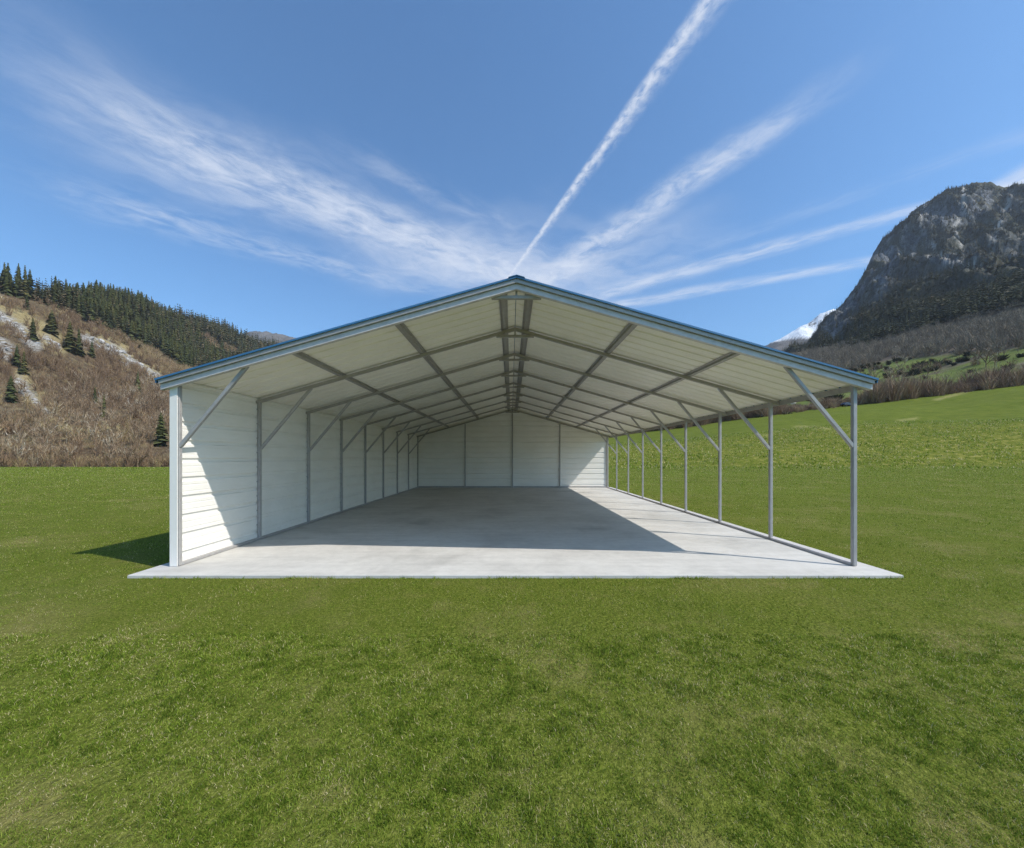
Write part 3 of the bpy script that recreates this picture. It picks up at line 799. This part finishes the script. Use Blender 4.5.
# ------------------------------------------------------------------ the carport
CP = empty('carport', (BX, YF, SZ))
tag(CP, 'open steel carport with blue gable roof and white left and back walls on pale slab', 'carport')
def part(name, bm, mat, parent=CP):
    for v in bm.verts: v.co -= Vector((BX, YF, SZ))
    return bm_obj(name, bm, mat, parent)
PITCH = .283; ZP = 3.335          # underside of the rafters at the ridge
def zr(x): return ZP - PITCH * abs(x - BX)
PW = .046
def frame(k):
    y = YF + BAY * k
    for s in (-1, 1):
        x = BX + s * HW
        bm = bmesh.new(); box(bm, x - PW/2, x + PW/2, y - PW/2, y + PW/2, SZ + .006, zr(x) + .030); bevel(bm, .006, 2)
        po = part('post', bm, M['steel'])
        bm = bmesh.new(); hy = y; hw = PW * .5
        # rafter: square tube following the pitch, mitred at the ridge
        x1 = BX + s * (HW + .125)
        zz = [(BX, ZP + .022), (BX, ZP + .070), (x1, zr(x1) + .070), (x1, zr(x1) + .022)]
        f = [[bm.verts.new((px, yy, pz)) for px, pz in zz] for yy in (y - hw, y + hw)]
        bm.faces.new(f[0]); bm.faces.new(f[1][::-1])
        for i in range(4): bm.faces.new((f[0][i], f[0][(i+1) % 4], f[1][(i+1) % 4], f[1][i]))
        if s == 1:
            for v in bm.verts: v.co.x += .0006 if abs(v.co.x - BX) < 1e-6 else 0
        part('rafter', bm, M['frame_steel'])
        if k < NB:
            xb = x - s * (PW/2 + .012); xt = BX + s * 3.26
            bm = bmesh.new(); bar(bm, (xb + s * .02, y, 1.44 + SZ), (xt - s * .02, y, zr(xt) + .034), .042, .042, (0, 1, 0)); bevel(bm, .004, 1)
            part('knee_brace', bm, M['steel'])
    # collar tie under the ridge
    bm = bmesh.new(); xx = .30
    box(bm, BX - xx, BX + xx, y - .026, y + .026, zr(BX + xx) - .002, zr(BX + xx) + .036); bevel(bm, .004, 1); part('collar_tie', bm, M['frame_steel'])
    bm = bmesh.new(); box(bm, BX - .012, BX + .012, y - .014, y + .014, zr(BX + xx) + .032, ZP + .026); part('king_strut', bm, M['frame_steel'])
for k in range(NB + 1): frame(k)

# purlins (hat channels) between rafters and sheeting
for s in (-1, 1):
    for off in (.165, 1.475, 2.765):
        x = BX + s * off; zc = zr(x) + .073
        bm = bmesh.new(); y0, y1 = YF - .06, YB + .06
        prof = [(-.055, .033), (-.055, .030), (-.022, .030), (-.022, -.001), (.022, -.001), (.022, .030), (.055, .030), (.055, .033)]
        if abs(off - .165) > .01: prof = [(a, b if b > 0 else .001) for a, b in prof]
        else: prof = [(a, b if b > 0 else .001) for a, b in prof]
        f = [[bm.verts.new((x + a, yy, zc + b - s * a * PITCH)) for a, b in prof] for yy in (y0, y1)]
        bm.faces.new(f[0]); bm.faces.new(f[1][::-1])
        for i in range(8): bm.faces.new((f[0][i], f[0][(i+1) % 8], f[1][(i+1) % 8], f[1][i]))
        part('purlin', bm, M['frame_steel'])
# ribbed sheeting profile: returns (distance along, height) over a length
def rib_profile(length, pitch=.2286, h=.020, top=.026, base=.056, start=.06, minor=.004):
    pts = [(0, 0)]; c = start
    while c < length - .04:
        pts += [(c - base/2, 0), (c - top/2, h), (c + top/2, h), (c + base/2, 0)]
        m_ = c + pitch / 2
        if m_ < length - .06:
            pts += [(m_ - .050, 0), (m_ - .040, minor), (m_ - .030, 0), (m_ + .030, 0), (m_ + .040, minor), (m_ + .050, 0)]
        c += pitch
    pts.append((length, 0))
    return pts
RY0, RY1 = YF - .115, YB + .16; ROX = HW + .172
for s in (-1, 1):
    bm = bmesh.new(); pr = rib_profile(RY1 - RY0)
    rows = []
    NX = 7
    for t, h in pr:
        top = []; bot = []
        for i in range(NX):
            x = BX + s * (.004 + (ROX - .004) * i / (NX - 1)); z = zr(x) + .113
            top.append(bm.verts.new((x, RY0 + t, z + h + .005))); bot.append(bm.verts.new((x, RY0 + t, z + h)))
        rows.append((top, bot))
    for (t0, b0), (t1, b1) in zip(rows[:-1], rows[1:]):
        for i in range(NX - 1):
            f = bm.faces.new((t0[i], t0[i+1], t1[i+1], t1[i])); f.material_index = 0
            f = bm.faces.new((b0[i], b1[i], b1[i+1], b0[i+1])); f.material_index = 1
        bm.faces.new((t0[-1], b0[-1], b1[-1], t1[-1])); bm.faces.new((t0[0], t1[0], b1[0], b0[0]))
    for t, b in (rows[0], rows[-1]):
        for i in range(NX - 1): bm.faces.new((t[i], t[i+1], b[i+1], b[i]))
    for v in bm.verts: v.co -= Vector((BX, YF, SZ))
    bm_obj('roof_panel', bm, [M['blue'], M['cream']], CP)
    # rake trims front and back: blue edge on the sheeting, pale steel angle below it
    for y0, y1, nm in ((RY0 - .012, RY0 - .002, 'f'), (RY1 + .002, RY1 + .012, 'b')):
        bm = bmesh.new(); x1 = BX + s * (ROX + .012)
        zz = [(BX + s * .0005, ZP + .116), (BX + s * .0005, ZP + .138), (x1, zr(x1) + .138), (x1, zr(x1) + .116)]
        f = [[bm.verts.new((px, yy, pz)) for px, pz in zz] for yy in (y0, y1)]
        bm.faces.new(f[0]); bm.faces.new(f[1][::-1])
        for i in range(4): bm.faces.new((f[0][i], f[0][(i+1) % 4], f[1][(i+1) % 4], f[1][i]))
        part('rake_trim', bm, M['blue'])
    for za, zb_, ya, yb, mm in ((.002, .066, .060, .003, 'steel_trim'), (.069, .1085, .088, .003, 'steel')):
        bm = bmesh.new(); x1 = BX + s * (HW + .15)
        zz = [(BX + s * .0005, ZP + za), (BX + s * .0005, ZP + zb_), (x1, zr(x1) + zb_), (x1, zr(x1) + za)]
        f = [[bm.verts.new((px, yy, pz)) for px, pz in zz] for yy in (YF - PW/2 - ya, YF - PW/2 - yb)]
        bm.faces.new(f[0]); bm.faces.new(f[1][::-1])
        for i in range(4): bm.faces.new((f[0][i], f[0][(i+1) % 4], f[1][(i+1) % 4], f[1][i]))
        part('gable_trim', bm, M[mm])
    # eave rail over the post heads
    bm = bmesh.new(); xe = BX + s * (HW + .129)
    box(bm, min(xe, xe + s * .012), max(xe, xe + s * .012), YF - .05, YB + .05, zr(xe) + .018, zr(xe) + .092); part('eave_rail', bm, M['frame_steel'])
    bm = bmesh.new(); xe = BX + s * (ROX + .002)
    box(bm, min(xe, xe + s * .01), max(xe, xe + s * .01), RY0 - .001, RY1 + .001, zr(xe) + .085, zr(xe) + .142); part('eave_trim', bm, M['blue'])
    # base rail between the posts
    for k in range(NB):
        if s == 1 or True:
            x = BX + s * HW; bm = bmesh.new()
            box(bm, x - .024, x + .024, YF + BAY * k + PW/2 + .002, YF + BAY * (k + 1) - PW/2 - .002, SZ + .004, SZ + .038); bevel(bm, .004, 1)
            part('base_rail', bm, M['steel_trim'] if s == 1 else M['steel'])
# ridge cap
bm = bmesh.new()
xs_ = [-.098, -.092, 0, .092, .098]
def cap_z(a): return ZP + .142 - PITCH * abs(a) + .008 - (.012 if abs(a) > .095 else 0)
f = [[bm.verts.new((BX + a, yy, cap_z(a) + dz)) for a, dz in [(a, 0) for a in xs_] + [(a, -.008) for a in xs_[::-1]]] for yy in (RY0 - .02, RY1 + .02)]
bm.faces.new(f[0]); bm.faces.new(f[1][::-1])
for i in range(10): bm.faces.new((f[0][i], f[0][(i+1) % 10], f[1][(i+1) % 10], f[1][i]))
part('ridge_cap', bm, M['blue'])

# walls: horizontal ribbed sheets, ribs outwards
def wall_sheet(name, along, top_at, to_world, mat, zb=SZ + .012):
    """along: sample positions; top_at(a): wall top there; ribs stacked in z"""
    bm = bmesh.new(); H = max(top_at(a) for a in along) - zb
    pr = rib_profile(H, start=.115, h=.019, top=.038, base=.062, minor=.0025)
    for side, off in (('in', 0.0), ('out', .005)):
        grid = []
        for t, h in pr:
            grid.append([bm.verts.new(to_world(a, min(zb + t, top_at(a)), h + off)) for a in along])
        for r0, r1 in zip(grid[:-1], grid[1:]):
            for i in range(len(along) - 1):
                if (r0[i].co - r1[i].co).length < 1e-6 and (r0[i+1].co - r1[i+1].co).length < 1e-6: continue
                bm.faces.new((r0[i], r0[i+1], r1[i+1], r1[i]))
    bmesh.ops.remove_doubles(bm, verts=bm.verts, dist=1e-5)
    return part(name, bm, mat)
XW = BX - HW - PW/2 - .004
wall_sheet('side_wall', list(np.linspace(YF - PW/2 + .002, YB + PW/2 + .03, 17)), lambda a: zr(XW) + .105, lambda a, z, h: (XW - h, a, z), M['white'])
YW = YB + PW/2 + .004
ax = sorted(list(np.linspace(-HW - .03, HW + .036, 40)) + [0.0])
wall_sheet('back_wall', [BX + a for a in ax], lambda a: zr(a) + .108, lambda a, z, h: (a, YW + h, z), M['white'])
for off in (-HW / 2, 0, HW / 2):
    x = BX + off; bm = bmesh.new(); box(bm, x - PW/2, x + PW/2, YB - PW/2, YB + PW/2, SZ + .006, zr(x) - .002 if off else zr(BX + .3) - .026); bevel(bm, .005, 1); part('back_post', bm, M['steel'])
pts_ = [-HW, -HW/2, 0, HW/2, HW]
for a, b in zip(pts_[:-1], pts_[1:]):
    bm = bmesh.new(); box(bm, BX + a + PW/2 + .014, BX + b - PW/2 - .014, YB - .030, YB + .030, SZ + .004, SZ + .066); part('base_rail', bm, M['steel'])
# corner trims
bm = bmesh.new(); x0 = BX - HW - .012
box(bm, XW - .055, XW + .034, YF - PW/2 - .012, YF - PW/2 - .003, SZ + .004, zr(XW) + .048)
box(bm, XW - .055, XW - .046, YF - PW/2 - .003, YF + .06, SZ + .004, zr(XW) + .040)
part('corner_trim', bm, M['trim'])
bm = bmesh.new(); xr = BX + HW + .039
box(bm, xr, xr + .009, YB - PW/2 - .01, YW + .036, SZ + .004, zr(xr) + .05); part('corner_trim', bm, M['trim'])
# screw heads along the wall posts' edges
for k in range(1, NB):
    y = YF + BAY * k; bm = bmesh.new()
    for j in range(9):
        z = SZ + .24 + j * .2286; box(bm, XW + .003, XW + .010, y - PW/2 - .016, y - PW/2 - .004, z - .007, z + .007)
    part('fixing_strip', bm, M['steel'])

# ------------------------------------------------------------------ grass
def grass():
    V = []; L = []; S = []; TI = []; base = 0
    def patch(n, y0, y1, seed, simple, xlim=1.5, lean=.80):
        nonlocal base
        r = np.random.default_rng(seed)
        yy = y0 * (y1 / y0) ** r.random(n); xx = r.uniform(-xlim, xlim, n) * yy
        ok = ~((xx > SXL) & (xx < SXR) & (yy > SY0) & (yy < YB + .28))
        cl = fbm(xx * 3.0, yy * 3.0, 3, 7) + .4 * fbm(xx * .8, yy * .8, 3, 8)
        ck = fbm(xx * 15.0, yy * 15.0, 3, 6) * 1.25 + fbm(xx * 5.0, yy * 5.0, 2, 16) * .12
        ok &= r.random(n) < np.clip(.82 + .5 * cl + 1.0 * ck, .3, 1)
        xx, yy, cl, ck = xx[ok], yy[ok], cl[ok], ck[ok]; n = len(xx)
        ln = (.0165 + .0015 * yy) * (.5 + .8 * r.random(n)) * np.clip(1 + 1.0 * cl + .9 * ck, .45, 1.8); w = (.0008 + .00105 * yy) * (.6 + .7 * r.random(n))
        az = r.random(n) * 6.283 ; le = np.clip(r.normal(lean, .28, n), .05, 1.35)
        dx, dy = np.cos(az), np.sin(az)
        fz = r.random(n) * 6.283; sx, sy = np.cos(fz), np.sin(fz)
        z0 = ground_z(xx, yy) - .004
        hx = np.sin(le * .6) * ln * .5; hz = np.cos(le * .6) * ln * .5
        tx = hx + np.sin(np.minimum(le * 1.35, 1.5)) * ln * .55; tz = hz + np.cos(np.minimum(le * 1.35, 1.5)) * ln * .55
        P = lambda ox, oz, k: np.stack([xx + dx * ox + sx * w * k, yy + dy * ox + sy * w * k, z0 + oz], -1)
        ti = np.clip(.78 * r.beta(2.0, 2.4, n) + .12 - .70 * ck + .25 * fbm(xx * 40, yy * 40, 2, 4) + (r.random(n) < .06 + .10 * np.clip(fbm(xx * 1.7, yy * 1.7, 3, 44) * 4, 0, 1)) * .55, 0, 1)
        if simple:
            vs = np.stack([P(0, 0, -.5), P(0, 0, .5), P(tx, tz, 0)], 1).reshape(-1, 3)
            L.append(np.arange(3 * n) + base); S.append(np.full(n, 3)); TI.append(np.repeat(ti, 3)); base += 3 * n
        else:
            vs = np.stack([P(0, 0, -.5), P(0, 0, .5), P(hx, hz, .4), P(hx, hz, -.4), P(tx, tz, 0)], 1).reshape(-1, 3)
            i = np.arange(n)[:, None] * 5 + base
            lp = np.concatenate([i + [[0, 1, 2, 3]], i + [[3, 2, 4]]], 1).reshape(-1)
            L.append(lp); S.append(np.tile([4, 3], n)); TI.append(np.repeat(ti, 5)); base += 5 * n
        V.append(vs)
    patch(400000, 1.0, 3.0, 1, False)
    patch(600000, 3.0, 56, 2, True)
    # longer blades along the foot of the slab
    r = np.random.default_rng(5); n = 9000
    side = r.random(n)
    xx = np.where(side < .55, r.uniform(SXL, SXR, n), np.where(side < .78, SXL - .035 * r.random(n), SXR + .035 * r.random(n)))
    yy = np.where(side < .55, SY0 - .035 * r.random(n), r.uniform(SY0, YB, n))
    kp = r.random(n) < np.clip(.30 + 2.0 * fbm(xx * 2.5, yy * 2.5, 3, 12), .04, 1); xx, yy = xx[kp], yy[kp]; n = len(xx)
    h = .016 + .034 * r.random(n) ** 3; w_ = .003 + .003 * r.random(n); a = r.random(n) * 6.283; lx, ly = r.normal(0, .02, n), r.normal(0, .02, n)
    z0 = ground_z(xx, yy) - .004
    vs = np.stack([np.stack([xx - np.cos(a) * w_, yy - np.sin(a) * w_, z0], -1), np.stack([xx + np.cos(a) * w_, yy + np.sin(a) * w_, z0], -1), np.stack([xx + lx, yy + ly, z0 + h], -1)], 1).reshape(-1, 3)
    V.append(vs); L.append(np.arange(3 * n) + base); S.append(np.full(n, 3)); TI.append(np.repeat(np.clip(r.beta(2, 2, n) * .9, 0, 1), 3)); base += 3 * n
    me = mesh_np('grass', np.concatenate(V), np.concatenate(L), np.concatenate(S), M['blade'], dict(tint=np.concatenate(TI)))
    tag(link('grass', me), 'short green lawn grass with dry straw patches', None, None, 'stuff')
grass()
def meadow_tufts():
    r = np.random.default_rng(77); n = 60000
    yy = np.sqrt(r.uniform(46 ** 2, 110 ** 2, n)); px = r.uniform(600, 1040, n); xx = (px - CX) / F * yy
    z = ground_z(xx, yy); py = HY - (z - CH) / yy * F
    top = np.interp(px, [600, 700, 780, 870, 950, 1024, 1200], [447, 440, 432, 424, 424, 422, 410])
    cl = fbm(xx * .25, yy * .25, 3, 61)
    ok = (py > top - 3) & (py < 470) & (r.random(n) < np.clip(.5 + 1.6 * cl, 0, 1)); xx, yy, z, cl = xx[ok], yy[ok], z[ok], cl[ok]; n = len(xx)
    h = (.11 + .20 * r.random(n)); w = .045 + .05 * r.random(n); a = r.random(n) * 6.283; le = r.normal(0, .12, (n, 2))
    A = np.stack([xx - np.cos(a) * w, yy - np.sin(a) * w, z - .02], -1); B = np.stack([xx + np.cos(a) * w, yy + np.sin(a) * w, z - .02], -1)
    C = np.stack([xx + le[:, 0], yy + le[:, 1], z + h], -1)
    ti = np.clip(r.beta(2, 2, n) * .85 + (r.random(n) < .24) * .5, 0, 1)
    me = mesh_np('meadow_grass', np.stack([A, B, C], 1).reshape(-1, 3), np.arange(3 * n), np.full(n, 3), M['blade'], dict(tint=np.repeat(ti, 3)))
    tag(link('meadow_grass', me), 'rough tufted grass on the rising right meadow', None, None, 'stuff')
meadow_tufts()

# ------------------------------------------------------------------ valley air
hm = bpy.data.materials.new('haze_air'); hm.use_nodes = True
ht = hm.node_tree; ht.nodes.remove(ht.nodes['Principled BSDF'])
pv = ht.nodes.new('ShaderNodeVolumePrincipled'); pv.inputs['Color'].default_value = (.80, .88, 1, 1); pv.inputs['Density'].default_value = 7e-5
ht.links.new(pv.outputs[0], ht.nodes['Material Output'].inputs['Volume'])
bm = bmesh.new(); box(bm, -2950, 2950, -650, 2950, -14, 960)
hz = bm_obj('haze', bm, hm); tag(hz, 'thin pale haze in the valley air', None, None, 'stuff')

# ------------------------------------------------------------------ sky, sun, camera
SUN = Vector((1.95, -.86, 2.28)).normalized()
ELEV = math.asin(SUN.z); ROT = math.atan2(SUN.x, SUN.y)
w = bpy.data.worlds.new('World'); scene.world = w; w.use_nodes = True
t = NT(w.node_tree); bg = w.node_tree.nodes['Background']
sky = t.node('ShaderNodeTexSky', sky_type='NISHITA'); sky.sun_disc = False
sky.sun_elevation = ELEV; sky.sun_rotation = ROT; sky.altitude = 0; sky.air_density = 1.0; sky.dust_density = 1.4; sky.ozone_density = 8
gen = t.node('ShaderNodeTexCoord').outputs['Generated']
sep = t.node('ShaderNodeSeparateXYZ'); t.l.new(gen, sep.inputs[0])
zc = t.math('MAXIMUM', sep.outputs[2], .02)
ux = t.math('DIVIDE', sep.outputs[0], zc); uy = t.math('DIVIDE', sep.outputs[1], zc)
front = t.step(sep.outputs[2], .03, .12)
def comb(a, b, c=0.0):
    n = t.node('ShaderNodeCombineXYZ'); t.set(n.inputs[0], a); t.set(n.inputs[1], b); t.set(n.inputs[2], c); return n.outputs[0]
plane = comb(ux, uy)
def cloud_xy(px, py):
    dz = (HY - py) / F; dx = (px - CX) / F
    return dx / dz, 1 / dz
WN = [t.noise(plane, 2.0, 3, .6), t.noise(plane, 3.1, 3, .6)]
def streak(a, b, w0, w1, strength, seed, sx=3.0, sy=14.0, lo=.42, hi=.72, wob=.25, s0=(-.05, .15), s1=(.85, 1.1), detail=8, edge=.15):
    """an ice cloud band at cirrus height from point a to b; widths in units of cloud height"""
    ax_, ay_ = cloud_xy(*a); bx_, by_ = cloud_xy(*b)
    L_ = math.hypot(bx_ - ax_, by_ - ay_); dx, dy = (bx_ - ax_) / L_, (by_ - ay_) / L_
    rx = t.math('SUBTRACT', ux, ax_); ry = t.math('SUBTRACT', uy, ay_)
    s = t.math('DIVIDE', t.math('ADD', t.math('MULTIPLY', rx, dx), t.math('MULTIPLY', ry, dy)), L_)
    v = t.math('SUBTRACT', t.math('MULTIPLY', ry, dx), t.math('MULTIPLY', rx, dy))
    wn = WN[int(seed) % 2]
    v = t.math('ADD', v, t.math('MULTIPLY', t.math('SUBTRACT', wn, .5), wob * (w0 + w1)))
    wid = t.math('MAXIMUM', t.math('ADD', w0, t.math('MULTIPLY', s, w1 - w0)), .004)
    q = t.math('DIVIDE', t.math('ABSOLUTE', v), wid)
    band = t.step(q, 1.0, edge)
    nn = t.noise(comb(t.math('MULTIPLY', s, L_ * sx), t.math('MULTIPLY', v, sy), seed * 3.1), 1.0, detail, .62, .35)
    tex = t.step(nn, lo, hi)
    along = t.math('MULTIPLY', t.step(s, *s0), t.step(s, s1[1], s1[0]))
    return t.math('MULTIPLY', t.math('MULTIPLY', band, along), t.math('MULTIPLY', tex, strength))
parts_ = [
    # crisp contrail rising from behind the ridge
    streak((506, 281), (713, -6), .012, .030, .80, 1.0, 30, 40, .24, .66, .22, (-.05, .01), (1.4, 1.6), 5, .0),
    streak((509, 279), (721, -6), .012, .050, .42, 1.0, 26, 30, .30, .72, .25, (-.05, .3), (1.4, 1.6), 5, .0),
    # big feathered bank at left
    streak((-90, 40), (520, 292), .44, .32, .76, 2.0, 4.5, 8.0, .20, .86, .35, (-.05, .30), (1.0, 1.25), 7, .0),
    streak((20, 85), (505, 272), .24, .26, .66, 3.0, 10.0, 22, .28, .80, .4, (-.05, .25), (1.0, 1.3), 7, .0),
    streak((0, 175), (420, 290), .30, .14, .40, 11.0, 7.0, 15, .30, .74, .4, (-.05, .3), (.8, 1.2), 6, .0),
    streak((300, 130), (520, 235), .10, .14, .30, 4.0, 5.0, 11, .34, .80, .5, (-.05, .4), (.8, 1.1), 6, .0),
    # softer trail right of it
    streak((535, 288), (850, 70), .17, .10, .72, 5.0, 9.0, 13, .26, .74, .4, (-.1, .10), (.72, 1.08), 7, .0),
    streak((600, 250), (930, 20), .10, .10, .14, 6.0, 3.0, 8, .38, .75, .4, (-.1, .10), (.80, 1.05), 4, .0),
    # low trails running right towards the mountain
    streak((570, 302), (1090, 164), .16, .085, .60, 7.0, 5.0, 13, .22, .70, .35, (-.05, .08), (1.1, 1.4), 5, .0),
    streak((600, 308), (930, 252), .16, .09, .60, 8.0, 4.0, 11, .22, .70, .35, (-.1, .10), (1.1, 1.3), 5, .0),
    streak((640, 270), (1040, 130), .10, .08, .16, 9.0, 3.0, 10, .34, .70, .8, (-.1, .15), (1.0, 1.3), 4, .0),
    streak((985, 196), (1100, 140), .10, .14, .85, 12.0, 4.0, 8, .10, .6, .3, (-.1, .2), (1.1, 1.5), 5, .0),
    # pale convergence above the ridge
    streak((380, 262), (660, 268), .62, .62, .62, 10.0, 1.6, 4, .22, .78, .5, (-.3, .35), (.7, 1.3), 6, .0),
]
cl = parts_[0]
for p_ in parts_[1:]: cl = t.math('SUBTRACT', 1.0, t.math('MULTIPLY', t.math('SUBTRACT', 1.0, cl), t.math('SUBTRACT', 1.0, p_)))
cl = t.math('MULTIPLY', cl, front, clamp=True)
SKYW = (4.0, 4.25, 4.75)
blue = t.mul(1.0, sky.outputs[0], (.73, .945, .97))
t.l.new(t.mix(cl, blue, SKYW), bg.inputs[0])
bg.inputs[1].default_value = .145
w.cycles.sampling_method = 'NONE'

sd = bpy.data.lights.new('sun', 'SUN'); sd.energy = 3.6; sd.angle = math.radians(.5); sd.color = (1, .94, .85)
so = bpy.data.objects.new('sun', sd); COL.objects.link(so)
so.rotation_euler = SUN.to_track_quat('Z', 'Y').to_euler()

cd = bpy.data.cameras.new('camera'); cam = bpy.data.objects.new('camera', cd); COL.objects.link(cam)
cam.location = (0, 0, CH); cam.rotation_euler = (math.pi / 2, 0, 0)
cd.sensor_fit = 'HORIZONTAL'; cd.sensor_width = 36; cd.lens = F / 1024 * 36
cd.shift_x = 1 / 1024; cd.shift_y = 33 / 1024
cd.clip_start = .05; cd.clip_end = 20000
scene.camera = cam
scene.view_settings.view_transform = 'Standard'; scene.view_settings.look = 'None'
scene.view_settings.exposure = .5; scene.view_settings.gamma = 1; scene.view_settings.use_curve_mapping = False
scene.cycles.max_bounces = 8; scene.cycles.diffuse_bounces = 6
scene.cycles.use_denoising = True
try: scene.cycles.denoising_prefilter = 'NONE'
except Exception: pass
scene.cycles.use_adaptive_sampling = True; scene.cycles.adaptive_threshold = .02
